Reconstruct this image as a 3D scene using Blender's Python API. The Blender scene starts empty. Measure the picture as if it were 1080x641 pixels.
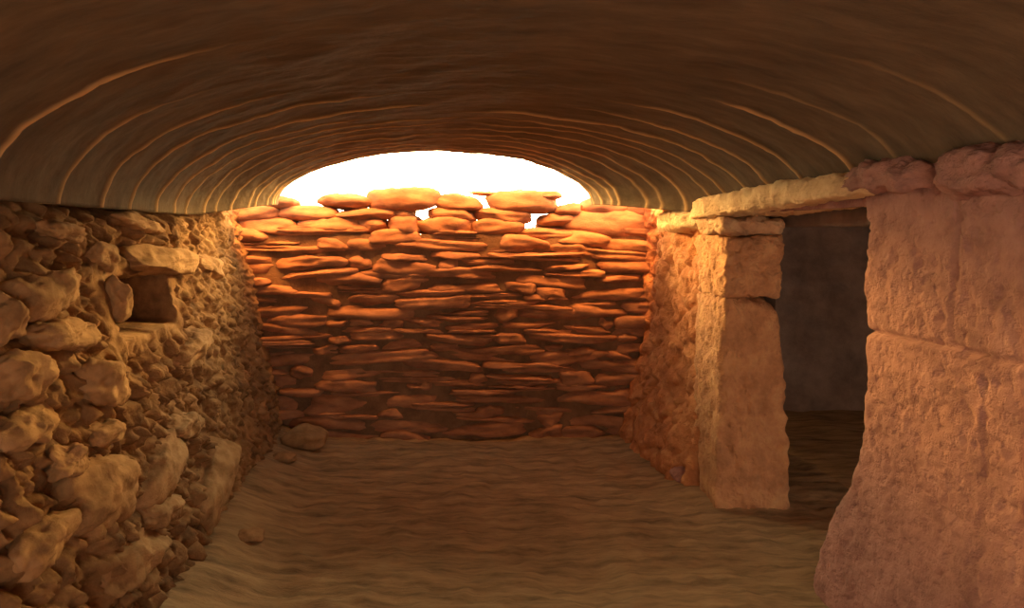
import bpy, math, random
from mathutils import Vector, Matrix, noise

S = bpy.context.scene
COL = S.collection

# ---------------------------------------------------------------- camera
# room frame: X to the right, Y into the chamber, Z up, eye at 1.5 m
F, VX, VY, EYE = 800.0, 430.0, 245.0, 1.5
cam_d = bpy.data.cameras.new('camera')
cam = bpy.data.objects.new('camera', cam_d)
COL.objects.link(cam)
cam.location = (0, 0, EYE)
cam.rotation_euler = (math.pi / 2, 0, 0)
cam_d.sensor_width = 36
cam_d.lens = 36 * F / 1080
cam_d.shift_x = (540 - VX) / 1080
cam_d.shift_y = -(320.5 - VY) / 1080
cam_d.clip_start = 0.02
S.camera = cam

# ---------------------------------------------------------------- light and exposure
S.view_settings.view_transform = 'Standard'
S.view_settings.look = 'None'
S.view_settings.gamma = 1
S.view_settings.use_curve_mapping = False
S.view_settings.exposure = 0.0
SKY_LOW = ((1.0, 0.90, 0.55), 26.0)       # warm haze low in the sky beyond the end wall
SKY_GLARE = ((1.0, 0.66, 0.23), 135.0)    # sky band low over the end wall, shaped to light the piers
SKY_WALL_FILL = ((1.0, 0.40, 0.09), 56.0)      # sky patch added high behind the camera to light the end wall
SKY_TOP = ((1.0, 0.92, 0.75), 1.6)       # plain sky overhead
SKY_FRONT = ((1.0, 0.87, 0.70), 5.2)      # dim sky at the added openings behind the camera
w = bpy.data.worlds.new('sky')
S.world = w
w.use_nodes = True
nt = w.node_tree
bg = nt.nodes['Background']
tc = nt.nodes.new('ShaderNodeTexCoord')
sx = nt.nodes.new('ShaderNodeSeparateXYZ')


def ramp(sock, lo, hi):
    n = nt.nodes.new('ShaderNodeMapRange')
    n.interpolation_type = 'SMOOTHSTEP'
    n.inputs[1].default_value = lo
    n.inputs[2].default_value = hi
    nt.links.new(sock, n.inputs[0])
    return n.outputs[0]


def arith(op, a, b):
    n = nt.nodes.new('ShaderNodeMath')
    n.operation = op
    nt.links.new(a, n.inputs[0])
    nt.links.new(b, n.inputs[1])
    return n.outputs[0]


def blend(fac, a, b):
    n = nt.nodes.new('ShaderNodeMix')
    n.data_type = 'RGBA'
    nt.links.new(fac, n.inputs[0])
    for k, c in ((6, a), (7, b)):
        if isinstance(c, tuple):
            n.inputs[k].default_value = tuple(q * c[1] for q in c[0]) + (1,)
        else:
            nt.links.new(c, n.inputs[k])
    return n.outputs[2]


nt.links.new(tc.outputs['Generated'], sx.inputs[0])
up, fwd = sx.outputs['Z'], sx.outputs['Y']
glare = arith('MULTIPLY', arith('MULTIPLY', ramp(up, .08, .24), ramp(up, .42, .25)), ramp(fwd, .0, .3))
wall_fill = arith('MULTIPLY', ramp(up, .60, .82), ramp(fwd, -.05, -.32))
sky = blend(ramp(fwd, .15, .45), SKY_FRONT, SKY_LOW)
sky = blend(ramp(up, .5, .7), sky, SKY_TOP)
sky = blend(glare, sky, SKY_GLARE)
sky = blend(wall_fill, sky, SKY_WALL_FILL)
nt.links.new(sky, bg.inputs['Color'])
bg.inputs['Strength'].default_value = 1.0


def portal(name, loc, rot, sx_, sy_):
    # sampling hint for the sky at an opening; gives off no light itself
    l = bpy.data.lights.new(name, 'AREA')
    l.shape = 'RECTANGLE'
    l.size, l.size_y = sx_, sy_
    l.cycles.is_portal = True
    o = bpy.data.objects.new(name, l)
    COL.objects.link(o)
    o.location, o.rotation_euler = loc, rot


portal('sky_portal', (0.25, 5.70, 1.95), (-math.pi / 4, 0, 0), 3.4, 1.85)
portal('entrance_portal', (0.30, -1.75, 0.9), (math.pi / 2, 0, 0), 1.6, 2.0)
portal('side_portal', (-1.75, -0.35, 1.0), (0, -math.pi / 2, 0), 1.6, 1.9)  # opening added in the left wall to light the near pier

portal('chamber_portal', (3.7, 1.7, .65), (math.pi / 2, 0, 0), .9, 1.5)  # opening added to brighten the side chamber


# ---------------------------------------------------------------- materials
def stone_mat(name, c_dark, c_mid, c_light, scale=6.0, bump=0.35, fine=60.0, rough=0.95, ridge_lit=None, stretch=(1, 1, 1), pits=0.0):
    m = bpy.data.materials.new(name)
    m.use_nodes = True
    t = m.node_tree
    b = t.nodes['Principled BSDF']
    b.inputs['Roughness'].default_value = rough
    b.inputs['Specular IOR Level'].default_value = 0.12
    g = t.nodes.new('ShaderNodeNewGeometry')
    mp = t.nodes.new('ShaderNodeMapping')
    mp.inputs['Scale'].default_value = stretch
    t.links.new(g.outputs['Position'], mp.inputs[0])
    n1 = t.nodes.new('ShaderNodeTexNoise')
    n1.inputs['Scale'].default_value = scale
    n1.inputs['Detail'].default_value = 8
    n1.inputs['Roughness'].default_value = 0.65
    t.links.new(mp.outputs[0], n1.inputs['Vector'])
    cr = t.nodes.new('ShaderNodeValToRGB')
    cr.color_ramp.elements[0].position = 0.32
    cr.color_ramp.elements[0].color = c_dark + (1,)
    cr.color_ramp.elements[1].position = 0.70
    cr.color_ramp.elements[1].color = c_light + (1,)
    e = cr.color_ramp.elements.new(0.5)
    e.color = c_mid + (1,)
    t.links.new(n1.outputs['Fac'], cr.inputs[0])
    out = cr.outputs[0]
    n2 = t.nodes.new('ShaderNodeTexNoise')
    n2.inputs['Scale'].default_value = fine
    n2.inputs['Detail'].default_value = 6
    n2.inputs['Roughness'].default_value = 0.7
    t.links.new(mp.outputs[0], n2.inputs['Vector'])
    if ridge_lit:
        at = t.nodes.new('ShaderNodeAttribute')
        at.attribute_name = 'ridge_lit'
        mxs = t.nodes.new('ShaderNodeMix')
        mxs.data_type = 'RGBA'
        t.links.new(at.outputs['Fac'], mxs.inputs[0])
        t.links.new(out, mxs.inputs[6])
        mxs.inputs[7].default_value = ridge_lit + (1,)
        out = mxs.outputs[2]
    h = n2.outputs['Fac']
    if pits:
        v = t.nodes.new('ShaderNodeTexNoise')
        v.inputs['Scale'].default_value = 26
        v.inputs['Detail'].default_value = 3
        t.links.new(mp.outputs[0], v.inputs['Vector'])
        r2 = t.nodes.new('ShaderNodeMapRange')
        r2.inputs[1].default_value = 0.36
        r2.inputs[2].default_value = 0.52
        r2.inputs[3].default_value = -pits
        r2.inputs[4].default_value = 0.0
        t.links.new(v.outputs['Fac'], r2.inputs[0])
        ad = t.nodes.new('ShaderNodeMath')
        ad.operation = 'ADD'
        t.links.new(h, ad.inputs[0])
        t.links.new(r2.outputs[0], ad.inputs[1])
        h = ad.outputs[0]
    bp = t.nodes.new('ShaderNodeBump')
    bp.inputs['Strength'].default_value = bump
    bp.inputs['Distance'].default_value = 0.02
    t.links.new(h, bp.inputs['Height'])
    t.links.new(bp.outputs[0], b.inputs['Normal'])
    t.links.new(out, b.inputs['Base Color'])
    return m


M_LEFT = stone_mat('rubble_earth', (0.115, 0.058, 0.026), (0.25, 0.128, 0.053), (0.39, 0.21, 0.09), 7, .5, 55)
M_BOULDER = stone_mat('ochre_boulder', (0.21, 0.11, 0.048), (0.34, 0.185, 0.082), (0.46, 0.265, 0.125), 9, .35, 70)
M_SLAB = stone_mat('schist_slab', (0.19, 0.09, 0.05), (0.33, 0.15, 0.08), (0.47, 0.225, 0.115), 5, .4, 60, stretch=(1, 1, 3))
M_CORE = stone_mat('wall_core_earth', (0.12, 0.065, 0.038), (0.18, 0.1, 0.055), (0.25, 0.14, 0.075), 8, .5, 60)
M_PIER = stone_mat('tufa_pier', (0.38, 0.2, 0.105), (0.51, 0.285, 0.15), (0.63, 0.39, 0.2), 10, .6, 60, pits=.8)
M_LINTEL = stone_mat('lit_lintel_stone', (.55, .32, .16), (.70, .44, .22), (.80, .56, .30), 10, .6, 60, pits=.6)  # lighter than the pier stone, standing in for glare on the lintel
M_JAMB = stone_mat('jamb_tufa', (.36, .165, .078), (.50, .235, .108), (.62, .33, .15), 10, .6, 60, pits=.8)
M_ORANGE = stone_mat('orange_tufa', (0.34, 0.13, 0.055), (0.49, 0.19, 0.075), (0.62, 0.29, 0.115), 10, .6, 60, pits=.8)
M_RIGHT = stone_mat('red_tufa', (0.25, 0.118, 0.088), (0.36, 0.17, 0.128), (0.43, 0.215, 0.16), 8, .5, 60, pits=.9)
M_FLOOR = stone_mat('trodden_earth', (0.17, 0.105, 0.055), (0.33, 0.2, 0.1), (0.46, 0.285, 0.145), 5, .45, 45, stretch=(.7, 3.2, 1))
M_VAULT = stone_mat('dark_brown_vault', (0.09, 0.058, 0.033), (0.13, 0.083, 0.046), (0.175, 0.112, 0.062), 5, .35, 50, ridge_lit=(.62, .36, .15), stretch=(.6, 2.0, 1))  # even dark brown base tone
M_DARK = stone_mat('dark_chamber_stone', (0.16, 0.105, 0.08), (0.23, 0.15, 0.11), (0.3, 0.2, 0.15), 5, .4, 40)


# ---------------------------------------------------------------- helpers
def nz(x, y, z, oct_=4, H=0.8):
    return noise.fractal(Vector((x, y, z)), H, 2.1, oct_, noise_basis='PERLIN_ORIGINAL')


def vor(x, y, z):
    d, _ = noise.voronoi(Vector((x, y, z)))
    return d[0], d[1]


def smooth(a, b, t):
    t = max(0.0, min(1.0, (t - a) / (b - a)))
    return t * t * (3 - 2 * t)


def tag(o, label, cat, group=None, kind=None):
    o['label'] = label
    o['category'] = cat
    if group:
        o['group'] = group
    if kind:
        o['kind'] = kind
    return o


def link_mesh(name, verts, faces, mat, parent=None):
    me = bpy.data.meshes.new(name)
    me.from_pydata(verts, [], faces)
    me.materials.append(mat)
    me.polygons.foreach_set('use_smooth', [True] * len(me.polygons))
    me.update()
    o = bpy.data.objects.new(name, me)
    COL.objects.link(o)
    if parent:
        o.parent = parent
    return o


def grid(us, vs, f):
    verts = [f(u, v) for v in vs for u in us]
    n = len(us)
    faces = [(j * n + i, j * n + i + 1, (j + 1) * n + i + 1, (j + 1) * n + i)
             for j in range(len(vs) - 1) for i in range(n - 1)]
    return verts, faces


def rng_list(a, b, step):
    n = max(2, int(round((b - a) / step)) + 1)
    return [a + (b - a) * i / (n - 1) for i in range(n)]


_ico = {}


def ico(sub):
    if sub not in _ico:
        import bmesh
        bm = bmesh.new()
        bmesh.ops.create_icosphere(bm, subdivisions=sub, radius=1)
        bm.verts.ensure_lookup_table()
        _ico[sub] = ([v.co.copy() for v in bm.verts], [tuple(v.index for v in f.verts) for f in bm.faces])
        bm.free()
    return _ico[sub]


def rock_geo(size, seed, p=4.0, rough=0.10, sub=4, facet=0.10, rot=(0, 0, 0), at=(0, 0, 0), fine=0.012, taper=(0, 0)):
    """A weathered stone: a rounded block of half-sizes size, chipped by facets and noise."""
    vs, fs = ico(sub)
    ox, oy, oz = seed * 7.13 % 91, seed * 3.71 % 57, seed * 5.19 % 73
    from mathutils import Euler
    R = Euler(rot).to_matrix()
    rnd = random.Random(seed)
    planes = []
    for _ in range(5):
        d = Vector((rnd.uniform(-1, 1), rnd.uniform(-1, 1), rnd.uniform(-1, 1))).normalized()
        planes.append((d, rnd.uniform(.80, 1.05)))
    out = []
    for v in vs:
        k = (abs(v.x) ** p + abs(v.y) ** p + abs(v.z) ** p) ** (-1 / p)
        q = v * k
        for d, h in planes:
            s = q.dot(d) - h
            if s > 0:
                q = q - d * s * min(1, facet * 8)
        q = q * (1 + rough * noise.noise(Vector((v.x * 1.3 + ox, v.y * 1.3 + oy, v.z * 1.3 + oz))) * 1.6)
        x = q.x * size[0] * (1 + taper[0] * q.z)
        y = q.y * size[1]
        z = q.z * size[2] * (1 + taper[1] * q.x)
        if fine:
            nn = noise.fractal(Vector((x * 14 + ox, y * 14 + oy, z * 14 + oz)), .8, 2.1, 4)
            x += v.x * nn * fine
            y += v.y * nn * fine
            z += v.z * nn * fine
        c = R @ Vector((x, y, z))
        out.append((c.x + at[0], c.y + at[1], c.z + at[2]))
    return out, fs


def rock(name, loc, size, seed, mat, label, cat='stone', group=None, **kw):
    vs, fs = rock_geo(size, seed, **kw)
    o = link_mesh(name, vs, fs, mat)
    o.location = loc
    return tag(o, label, cat, group)


class Joined:
    def __init__(s):
        s.v, s.f = [], []

    def add(s, geo):
        n = len(s.v)
        s.v += geo[0]
        s.f += [tuple(i + n for i in f) for f in geo[1]]


def at_depth(px, py, Y):
    return ((px - VX) * Y / F, Y, EYE + (VY - py) * Y / F)


# ---------------------------------------------------------------- floor
def floor_z(x, y):
    z = 0.025 * nz(x * 1.6, y * 1.6, 3.3, 4) + 0.012 * nz(x * 9, y * 9, 1.0, 4)
    z += 0.10 * smooth(-0.55, -1.0, x) + 0.05 * smooth(1.35, 1.75, x) * smooth(3.9, 4.4, y)
    z += 0.003 * noise.noise(Vector((x * 3, y * 22, 0)))
    return z


v, f = grid(rng_list(-1.5, 2.5, .022), rng_list(-1.6, 1.8, .1)[:-1] + rng_list(1.8, 5.9, .016), lambda x, y: (x, y, floor_z(x, y)))
o = link_mesh('floor', v, f, M_FLOOR)
tag(o, 'trodden brown earth floor between the stone walls', 'floor', kind='structure')

# ---------------------------------------------------------------- vault
CX, HW, ZS, RISE = 0.29, 1.515, 1.60, 0.53
# distance of each ridge from the eye, how clear it is on the left and on the right
RINGS = [(2.2, 1, .3), (2.68, .8, .3), (3.0, .85, 1), (3.35, .9, .9), (3.68, 1, 1), (3.95, .9, .9), (4.18, .8, .8), (4.36, .9, .7), (4.5, .7, .9),
         (4.64, .9, .7), (4.76, .8, .8), (4.88, .9, .9), (4.98, .7, .8), (5.06, .9, .9), (5.13, .8, .8)]
V_END = 5.20


def vault_profile(a, y):
    """a from -1 (left foot) to 1 (right foot)"""
    k = smooth(4.2, 5.20, y)
    cx = CX + (0.191 - CX) * k
    hw = HW + (1.075 - HW) * k
    zs = ZS + (1.688 - ZS) * k
    r = RISE + (0.366 - RISE) * k
    th = (1 - a) * math.pi / 2
    return cx + hw * math.cos(th), zs + r * math.sin(th), math.cos(th), math.sin(th)


NA = 150
As = [-1 + 2 * i / NA for i in range(NA + 1)]
ys = rng_list(-1.6, 1.6, .1)[:-1] + rng_list(1.6, V_END, .0085)
verts, ridge_lit = [], []
for y in ys:
    row = []
    for i, a in enumerate(As):
        x, z, nx_, nz_ = vault_profile(a, y)
        ry, s, d = 0, 0, 0
        wob = 0.05 * noise.noise(Vector((a * 2.2, y * .8, 4.0))) + 0.012 * noise.noise(Vector((a * 11, y * 2, 9.0)))
        for k, (r, cl, cr) in enumerate(RINGS):
            wd = 0.012 if r < 4.3 else 0.009
            e = (y + wob - r - 0.03 * math.sin(k * 2.4) * a) / wd
            if abs(e) < 3:
                g = math.exp(-e * e)
                br = (cl if a < 0 else cr) * smooth(.30, .62, noise.noise(Vector((a * 2.6, k * 5.7, 1.0))) * .35 + abs(a) + .42 * smooth(2.6, 4.3, r))
                s = max(s, g * br)  # ridges coloured paler, as if catching light from the opening
                d += (0.011 if r < 4.3 else 0.008) * g * (0.15 + .85 * br)
        d += 0.012 * nz(x * 3, y * 3, z * 3 + 5, 3) + 0.004 * nz(x * 16, y * 16, z * 16, 3)
        row.append((x - nx_ * d, y, z - nz_ * d * 1.0))
        ridge_lit.append(s)
    # hidden shoulders that close the vault onto the walls
    l, r_ = row[0], row[-1]
    k = smooth(5.3, 6.0, y)
    verts.append((-2.0, y, 1.62))
    verts += row
    verts.append((2.5, y, 1.80 if y < 4.4 else 1.68))
    ridge_lit.insert(len(verts) - NA - 3, 0.0)
    ridge_lit.append(0.0)
n = NA + 3
faces = [(j * n + i, (j + 1) * n + i, (j + 1) * n + i + 1, j * n + i + 1) for j in range(len(ys) - 1) for i in range(n - 1)]
o = link_mesh('ceiling', verts, faces, M_VAULT)
at_ = o.data.attributes.new('ridge_lit', 'FLOAT', 'POINT')
at_.data.foreach_set('value', ridge_lit)
tag(o, 'low dark vaulted ceiling crossed by thin plaster ridges tinted pale as if lit', 'ceiling', kind='structure')

# ---------------------------------------------------------------- left wall
NICHE = (2.97, 3.66, 1.10, 1.325)


def left_base(y, z):
    t = max(0, min(1.1, z / 1.65))
    return -(0.88 + 0.36 * t) - .10 * smooth(1.57, 1.66, z) * smooth(4.6, 4.2, y) + 0.03 * noise.noise(Vector((y * 1.1, z * 1.4, 8)))


def left_surf(y, z):
    x = left_base(y, z)
    earthy = smooth(3.5, 4.4, y + .25 * noise.noise(Vector((y * 2, z * 2, 2))))
    wy, wz = y + .05 * noise.noise(Vector((y * 5, z * 5, 1))), z + .05 * noise.noise(Vector((y * 5, z * 5, 7)))
    f1, f2 = vor(wy * 7.5, wz * 10.5, 0.3)
    y0, y1, z0, z1 = NICHE
    calm = 1 - .8 * smooth(y0 - .20, y0 - .06, y) * smooth(y1 + .16, y1 + .04, y) * smooth(z0 - .12, z0 - .03, z) * smooth(z1 + .12, z1 + .03, z)
    b = x
    x += (1 - earthy * .6) * (0.046 * smooth(0, .45, f2 - f1) - 0.040)
    f1, f2 = vor(wy * 14, wz * 17, 4.3)
    x += 0.020 * smooth(0, .35, f2 - f1) - 0.015
    x += 0.035 * nz(y * 5, z * 6, 2.2, 5) + 0.024 * nz(y * 24, z * 28, 1.2, 5)
    x = b + (x - b) * calm
    jy = y + .006 * noise.noise(Vector((z * 14, y * 6, 3)))
    jz = z + .006 * noise.noise(Vector((y * 14, z * 6, 5)))
    ins = smooth(y0 - .012, y0 + .012, jy) * smooth(y1 + .012, y1 - .012, jy) * smooth(z0 - .010, z0 + .010, jz) * smooth(z1 + .010, z1 - .010, jz)
    x = x * (1 - ins) + (-1.52 + .01 * nz(y * 9, z * 9, 0, 3)) * ins
    return x


def left_pt(y, z):
    x = left_surf(y, z)
    # a little sideways tearing so that stones overhang
    return (x, y + .012 * nz(y * 9, z * 9, 12, 3), z + .014 * nz(y * 9, z * 9, 17, 3) - 0.02)


v, f = grid(rng_list(.55, 1.9, .06)[:-1] + rng_list(1.9, 5.80, .0115), rng_list(-.06, 1.80, .0115), left_pt)
o = link_mesh('wall_left', v, f, M_LEFT)
tag(o, 'rough battered rubble and earth wall with a square niche', 'wall', kind='structure')


def on_left(px, py):
    """where the sight line of a stone seen at px, py meets the left wall"""
    y = 3.0
    for _ in range(30):
        z = EYE + (VY - py) * y / F
        y = .5 * y + .5 * left_base(y, z) * F / (px - VX)
    return Vector((left_base(y, z), y, z)), y


LG = 'boulders bedded in the left rubble wall'
LEFT = [  # px, py, w, h, tilt, boxiness, label
    (46, 309, 84, 46, -.10, 2.6, 'large pale rounded boulder left of the square niche'),
    (66, 352, 80, 30, .06, 2.8, 'long flat pale stone directly under the large pale rounded boulder'),
    (22, 398, 66, 46, .10, 2.7, 'brown rounded stone at the left edge below the long flat pale stone'),
    (108, 404, 48, 38, .35, 3.0, 'blunt tilted stone below and right of the long flat pale stone'),
    (38, 452, 70, 34, -.05, 2.7, 'low brown stone at the left edge above the dim lower rubble'),
    (112, 520, 84, 68, .15, 3.2, 'largest angular boulder near the foot of the left wall'),
    (172, 492, 56, 40, -.3, 3.2, 'angular stone up and right of the largest angular boulder'),
    (229, 516, 42, 60, -.35, 4.2, 'upright tilted slab nearest the floor on the left wall'),
    (178, 538, 44, 24, .2, 3.0, 'small reddish stone right of the largest angular boulder'),
    (112, 455, 40, 20, .1, 2.8, 'small flat stone above the largest angular boulder'),
    (196, 449, 32, 26, .2, 3.0, 'small knobbly stone in the earth above the upright tilted slab'),
    (74, 487, 34, 28, 0, 3.0, 'small dark stone up and left of the largest angular boulder'),
    (150, 585, 74, 40, .1, 2.8, 'broad low stone at the bottom edge under the largest angular boulder'),
    (52, 570, 70, 40, -.1, 2.8, 'dim broad stone in the bottom left corner of the wall'),
    (6, 336, 26, 52, .1, 2.8, 'stone cut by the left picture edge beside the large pale rounded boulder'),
    (171, 274, 62, 28, .03, 4.5, 'squared block laid over the niche as its lintel'),
    (123, 316, 13, 46, -.25, 3.6, 'narrow pale wedge stone forming the near side of the niche'),
    (106, 268, 32, 26, .1, 3.0, 'dark rounded stone up and left of the niche'),
    (222, 280, 30, 22, .12, 3.0, 'bright lit stone right of the niche near the end wall'),
    (200, 366, 34, 22, -.2, 2.8, 'small stone in the earth below the right of the niche'),
    (62, 244, 54, 20, .1, 2.8, 'dim flat stone high on the left wall under the vault'),
    (150, 234, 54, 16, .10, 3.2, 'flat slab high on the left wall above the niche'),
]
for i, (px, py, pw, ph, tilt, bx, lab) in enumerate(LEFT):
    c, y = on_left(px, py)
    hh = ph * y / F / 2
    # the wall runs away from the eye: a width in the picture is a longer run of wall
    hl = pw / 2 * y * y / (F * abs(c.x)) * 0.80
    th = min(.12, max(.055, .5 * (hl + hh) * .6))
    rock('boulder', (c.x - (.42 if py < 430 and i not in (18, 21) else .72) * th + .02, c.y, c.z), (th, hl, hh), 11 + i, M_BOULDER, lab, 'boulder', LG,
         p=bx + .5, rot=(-tilt, .15, 0), rough=.13, fine=.017, facet=.12, sub=5)

# ---------------------------------------------------------------- end wall of flat slabs
YB = 5.55
rnd = random.Random(5)


def slab_geo(x0, x1, zc, hz, y, seed, tilt, sub=3):
    hx = (x1 - x0) / 2
    return rock_geo((hx, .16, hz), seed, p=rnd.choice([5.0, 7.0, 9.0, 12.0]), rough=.11, sub=sub, facet=.08,
                    rot=(rnd.uniform(-.06, .06), tilt, rnd.uniform(-.06, .06)), at=((x0 + x1) / 2, y, zc), fine=.017,
                    taper=(rnd.uniform(-.12, .12), rnd.uniform(-.3, .3)))


J = Joined()
WZ = 1.515
v, f = grid(rng_list(-1.35, 2.0, .05), rng_list(-.1, WZ - .03, .05),
            lambda x, z: (x, YB - .004 + .014 * nz(x * 6, 1, z * 8, 3), z))
J.add((v, f))
z, seed = -.02, 100
while z < WZ - .02:
    h = rnd.choice([.045, .055, .06, .07, .08, .095])
    if z < .5:
        h *= 1.15
    if z + h > WZ - .02:
        h = WZ - z
    x = -1.32 - rnd.uniform(0, .2)
    while x < 1.95:
        L = rnd.uniform(.16, .36) if rnd.random() < .35 else rnd.uniform(.36, .75)
        wav = .028 * math.sin(x * 2.1 + z * 2.3) + .02 * math.sin(x * 5.3 + z * 5) + rnd.uniform(-.012, .012)
        hh = h * rnd.uniform(1.08, 1.36) / 2
        if L > .4 and rnd.random() < .25:      # two thin slabs in place of one
            J.add(slab_geo(x, x + L, z + h * .25 + wav, h * .27, YB + .12 + rnd.uniform(-.02, .02), seed, rnd.uniform(-.03, .03)))
            J.add(slab_geo(x, x + L * rnd.uniform(.6, 1), z + h * .76 + wav, h * .27, YB + .12 + rnd.uniform(-.03, .02), seed + 1, rnd.uniform(-.03, .03)))
            seed += 2
        else:
            J.add(slab_geo(x, x + L, z + h / 2 + wav, hh, YB + .122 + rnd.uniform(-.022, .012), seed, rnd.uniform(-.09, .09)))
            seed += 1
        x += L + rnd.uniform(-.03, .004)
    z += h * .97
o = link_mesh('wall_back', J.v, J.f, M_SLAB)
o.data.materials.append(M_CORE)
ncore = len(f)
o.data.polygons.foreach_set('material_index', [1] * ncore + [0] * (len(o.data.polygons) - ncore))
tag(o, 'end wall of flat dry laid brown slabs', 'wall', kind='structure')

TG = 'loose stones along the top of the end wall'
TOP = [  # px, py, w, h, tilt, boxiness, depth offset, label
    (284, 239, 66, 17, .02, 3.4, 0, 'flat stone at the left end of the lowest loose course'),
    (347, 238, 66, 16, -.04, 3.2, 0, 'long flat stone second from the left in the lowest loose course'),
    (393, 238, 34, 17, .05, 3.0, .02, 'short brown stone left of the round golden stone'),
    (427, 238, 36, 20, 0, 2.6, -.02, 'round golden stone just below the bright gap in the wall top'),
    (473, 239, 58, 19, .03, 2.7, -.01, 'plump golden stone right of the round golden stone'),
    (526, 239, 54, 16, -.05, 3.2, 0, 'flat orange stone left of the narrow bright slit'),
    (580, 246, 60, 10, .0, 3.2, 0, 'thin slab under the narrow bright slit'),
    (645, 236, 96, 27, .03, 2.3, -.03, 'large reddish lens shaped slab at the right end of the wall top'),
    (266, 225, 60, 15, -.06, 3.2, 0, 'stone wedged under the vault at the left end of the wall top'),
    (323, 225, 62, 13, .04, 3.2, .01, 'flat glowing stone near the left tip of the opening'),
    (385, 226, 62, 11, -.05, 3.4, 0, 'thin dark slab under the biggest silhouetted boulder'),
    (424, 223, 26, 14, .1, 2.8, .03, 'small dark stone left of the bright gap'),
    (478, 227, 48, 13, .05, 2.8, .01, 'dark flat stone right of the bright gap'),
    (531, 228, 60, 13, .04, 3.0, 0, 'long dark stone beneath the silhouetted right hand boulder'),
    (590, 232, 42, 13, -.12, 3.0, .01, 'tilted stone above the right of the narrow bright slit'),
    (600, 222, 32, 11, -.2, 3.0, .0, 'small orange stone sloping up to the right of the silhouetted boulders'),
    (640, 216, 46, 18, -.15, 3.0, 0, 'golden stone filling the right tip of the opening'),
    (680, 222, 46, 22, .1, 3.0, .02, 'dim stone under the vault in the far right corner'),
    (296, 214, 34, 12, .1, 3.0, 0, 'bright yellow stone filling the left tip of the opening'),
    (364, 212, 54, 14, .03, 2.5, .02, 'low rounded stone silhouetted left of the biggest boulder'),
    (424, 210, 74, 22, -.02, 2.5, -.01, 'biggest rounded boulder silhouetted against the opening'),
    (484, 214, 48, 16, .08, 2.5, .0, 'rounded stone silhouetted in the middle of the opening'),
    (553, 213, 70, 20, .03, 3.0, -.01, 'squarish boulder silhouetted at the right of the opening'),
    (528, 205, 60, 4, .10, 2.6, .05, 'thin sliver of stone leaning on the squarish silhouetted boulder'),
    (580, 206, 26, 8, .0, 2.8, .0, 'small cap stone on the right of the squarish silhouetted boulder'),
]
for i, (px, py, pw, ph, tilt, bx, dy, lab) in enumerate(TOP):
    Y = YB + .12 + dy
    k = Y / F
    X, _, Z = at_depth(px, py, Y - .10)
    rock('wall_stone', (X, Y, Z), (pw * k / 2 * 1.06, .14, ph * k / 2 * 1.22), 300 + i, M_SLAB, lab, 'stone', TG,
         p=bx, rot=(0, tilt, 0), rough=.10, fine=.010, facet=.07, sub=4)

# ---------------------------------------------------------------- unseen end behind the camera, with openings added for fill light
def front_geo():
    J = Joined()
    for x0, x1, z0, z1 in ((-2.0, -.45, -.1, 2.3), (1.05, 2.5, -.1, 2.3), (-.45, 1.05, 1.75, 2.3)):
        J.add(grid(rng_list(x0, x1, .06), rng_list(z0, z1, .06), lambda x, z: (x, -1.58 + .03 * nz(x * 5, 2, z * 5, 4), z)))
    return J


J = front_geo()
o = link_mesh('wall_front', J.v, J.f, M_LEFT)  # doorway width chosen to cut down the fill light
tag(o, 'unseen rough wall facing the end wall, its doorway sized to limit fill light', 'wall', kind='structure')
v, f = grid(rng_list(-1.6, .6, .06), rng_list(1.6, 2.1, .06), lambda y, z: (-1.27 + .02 * nz(y * 5, 2, z * 5, 4), y, z))
o = link_mesh('wall_left_upper', v, f, M_LEFT)  # head of the side opening added to light the near pier
tag(o, 'unseen strip of rough wall over a side opening added to light the near pier', 'wall', kind='structure')

# ---------------------------------------------------------------- right wall, far pier
def pier_x(y, z):
    x = 1.755 - .015 * (y - 4.4)
    x -= .15 * smooth(.75, .0, z) + .04 * smooth(1.3, .5, z)
    x -= .035 * nz(y * 5, z * 5, 4.4, 5) + .008 * nz(y * 24, z * 24, 8, 3)
    f1, f2 = vor(y * 5, z * 6, 7.7)
    x -= .03 * smooth(0, .3, f2 - f1) - .02
    x += .32 * smooth(4.36, 4.30, y)
    return x


v, f = grid(rng_list(4.30, 5.75, .0125), rng_list(-.05, 1.80, .0125), lambda y, z: (pier_x(y, z), y, z))
f = [t[::-1] for t in f]
o = link_mesh('wall_right_far', v, f, M_ORANGE)
tag(o, 'rough lit pier between the end wall and the doorway', 'wall', kind='structure')


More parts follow.
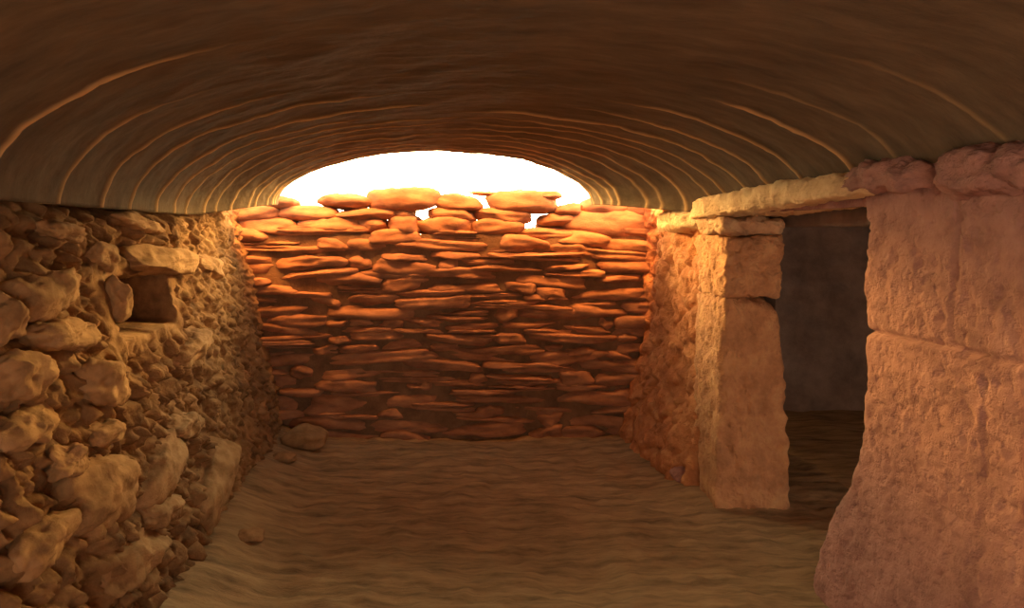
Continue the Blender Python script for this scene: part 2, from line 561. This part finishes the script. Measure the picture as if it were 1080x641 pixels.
# near pier: a path in plan carried up the wall
def near_pt(s, z):
    ye = 2.92 + .27 * smooth(.85, 0, z) + .020 * nz(z * 7, 1, 3, 5) + .02 * noise.noise(Vector((z * 3.5, 2, 2)))
    for jz in (1.13, .62):
        ye -= .014 * math.exp(-((z - jz) / .03) ** 2)
    flare = .05 * smooth(.7, 0, z)
    R = .05
    if s > R:                                  # along the room side
        x, y, nx_, ny_ = 1.745 - flare, ye - s, -1, 0
    elif s > -R:                               # rounded arris
        t = (s + R) / (2 * R) * math.pi / 2
        x = 1.745 - flare + R * (1 - math.sin(t))
        y = ye - R * (1 - math.cos(t))
        nx_, ny_ = -math.sin(t), math.cos(t)
    else:                                      # reveal of the doorway
        x, y, nx_, ny_ = 1.745 - flare - s, ye, 0, 1
    d = .011 * nz(x * 3, y * 3, z * 3, 3) + .0045 * nz(x * 20 + 3, y * 20, z * 20, 4)
    p1 = nz(x * 22, y * 22, z * 27 + 4, 2)
    d -= .008 * smooth(.2, .5, p1)
    yj, zj = y + .015 * nz(y * 4, z * 4, 3, 3), z + .018 * nz(y * 4, z * 2, 9, 3)
    g = .026 * math.exp(-((zj - 1.13) / .009) ** 2)
    if zj > 1.13:
        g = max(g, .011 * math.exp(-((yj - 2.42) / .009) ** 2))
    elif zj > .75:
        g = max(g, .008 * math.exp(-((yj - 2.30) / .010) ** 2))
    g = max(g, .007 * math.exp(-((zj - .6) / .010) ** 2) * smooth(2.6, 2.4, yj))
    d -= g
    return (x + nx_ * d, y + ny_ * d, z)


ss = rng_list(-.42, 1.1, .0105) + rng_list(1.15, 4.6, .08)
v, f = grid(ss, rng_list(-.06, 1.80, .0105), near_pt)
o = link_mesh('wall_right', v, f, M_RIGHT)
tag(o, 'near pier of big pitted reddish blocks right of the doorway', 'wall', kind='structure')

# strip of masonry between the lintel and the vault
v, f = grid(rng_list(2.2, 4.7, .02), rng_list(1.60, 1.86, .02), lambda y, z: (1.765 + .02 * nz(y * 6, z * 6, 2, 4), y, z))
o = link_mesh('wall_right_upper', v, f, M_RIGHT)
tag(o, 'strip of masonry above the door lintel under the vault', 'wall', kind='structure')

# ---------------------------------------------------------------- doorway
DJ = 'squared blocks of the far door jamb'
rock('door_jamb', (1.865, 4.26, 1.535), (.17, .20, .052), 500, M_PIER, 'small top block of the far door jamb right under the lintel', 'door jamb stone', DJ, p=10, rough=.05, fine=.022, facet=.04, sub=5)
rock('door_jamb', (1.865, 4.26, 1.318), (.17, .20, .168), 501, M_JAMB, 'middle squared block of the lit far door jamb', 'door jamb stone', DJ, p=16, rough=.03, fine=.022, facet=.03, sub=6)
rock('door_jamb', (1.850, 4.26, .56), (.185, .20, .60), 502, M_JAMB, 'tall lower block of the far door jamb standing on the floor', 'door jamb stone', DJ, p=18, rough=.025, fine=.024, facet=.02, sub=6, taper=(-.14, 0))
rock('pier_cap', (1.77, 4.74, 1.575), (.14, .29, .072), 503, M_LINTEL, 'bright yellow cap stone on the pier beside the far end of the lintel', 'stone',
     p=4, rough=.08, fine=.016, facet=.05, sub=5)
o = rock('lintel', (1.86, 3.66, 1.665), (.20, .86, .058), 504, M_LINTEL, 'long rough stone lintel lying over the doorway', 'lintel',
         p=9, rough=.04, fine=.020, facet=.03, sub=6, rot=(-.035, 0, .0))
rock('inner_lintel', (2.15, 3.55, 1.583), (.07, .92, .055), 505, M_DARK, 'thin dark inner beam behind the stone lintel', 'lintel', p=10, rough=.02, fine=.006, facet=.02, sub=5)
rock('rough_block', (1.80, 2.74, 1.705), (.13, .24, .055), 506, M_RIGHT, 'lumpy reddish block resting over the near end of the lintel', 'stone',
     'lumpy blocks on top of the near pier', p=4, rough=.10, fine=.026, facet=.06, sub=5)
rock('rough_block', (1.81, 2.22, 1.69), (.15, .25, .075), 507, M_RIGHT, 'lumpy reddish block at the right edge on top of the near pier', 'stone',
     'lumpy blocks on top of the near pier', p=4, rough=.10, fine=.026, facet=.06, sub=5)


# ---------------------------------------------------------------- dark side chamber behind the doorway
def plane_wall(name, us, vs, fn, label, cat, mat=M_DARK):
    v, f = grid(us, vs, fn)
    o = link_mesh(name, v, f, mat)
    return tag(o, label, cat, kind='structure')


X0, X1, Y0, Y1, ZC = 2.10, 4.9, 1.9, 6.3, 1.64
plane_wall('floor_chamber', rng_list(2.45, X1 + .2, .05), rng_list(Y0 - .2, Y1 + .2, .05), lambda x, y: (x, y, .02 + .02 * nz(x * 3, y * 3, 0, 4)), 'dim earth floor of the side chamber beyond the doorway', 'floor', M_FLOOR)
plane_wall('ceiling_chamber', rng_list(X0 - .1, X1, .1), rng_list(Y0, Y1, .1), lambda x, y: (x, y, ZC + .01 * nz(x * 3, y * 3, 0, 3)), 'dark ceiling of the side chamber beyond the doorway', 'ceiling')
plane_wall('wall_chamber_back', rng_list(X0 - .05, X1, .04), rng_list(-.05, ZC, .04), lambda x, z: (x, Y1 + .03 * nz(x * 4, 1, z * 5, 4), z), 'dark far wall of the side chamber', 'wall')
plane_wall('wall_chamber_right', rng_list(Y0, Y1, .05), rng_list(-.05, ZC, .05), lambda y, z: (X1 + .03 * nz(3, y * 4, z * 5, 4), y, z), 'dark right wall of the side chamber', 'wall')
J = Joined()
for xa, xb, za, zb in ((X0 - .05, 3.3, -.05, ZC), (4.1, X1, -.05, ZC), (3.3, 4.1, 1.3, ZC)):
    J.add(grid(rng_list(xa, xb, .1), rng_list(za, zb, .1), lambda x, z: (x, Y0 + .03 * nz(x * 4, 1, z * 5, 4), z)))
o = link_mesh('wall_chamber_front', J.v, J.f, M_DARK)  # gap left in this wall to let light into the chamber
tag(o, 'near wall of the side chamber behind the near pier, its unseen opening added for light', 'wall', kind='structure')
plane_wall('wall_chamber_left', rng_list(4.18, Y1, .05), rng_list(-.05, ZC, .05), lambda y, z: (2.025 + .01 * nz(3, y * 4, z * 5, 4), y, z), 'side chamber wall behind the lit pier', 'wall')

# ---------------------------------------------------------------- ground outside the opening
v, f = grid(rng_list(-6, 2.0, .25), rng_list(5.80, 16, .3), lambda x, y: (x, y, 1.36 + .03 * nz(x, y, 0, 3)))
o = link_mesh('ground_outside', v, f, M_CORE)
tag(o, 'dark earth ground outside beyond the end wall', 'ground', kind='structure')

# ---------------------------------------------------------------- stones on the floor
FG = 'small stones lying on the earth floor'
FLOORST = [
    (320, 464, 46, 24, 'flat stone on the floor in the left corner before the end wall'),
    (300, 488, 26, 10, 'small stone on the floor just before the flat corner stone'),
    (264, 572, 30, 12, 'small dark stone on the floor near the foot of the upright tilted slab'),
    (720, 508, 26, 16, 'small stone at the foot of the lit pier'),
]
for i, (px, py, pw, ph, lab) in enumerate(FLOORST):
    Y = EYE * F / (py + ph * .4 - VY)
    X = (px - VX) * Y / F
    z = floor_z(X, Y)
    k = Y / F
    rock('floor_stone', (X, Y, z + ph * k * .28), (pw * k / 2, pw * k / 2 * .8, ph * k / 2), 601 + i, M_BOULDER if px < 600 else M_RIGHT, lab, 'stone', FG, p=3, rough=.12, fine=.012)
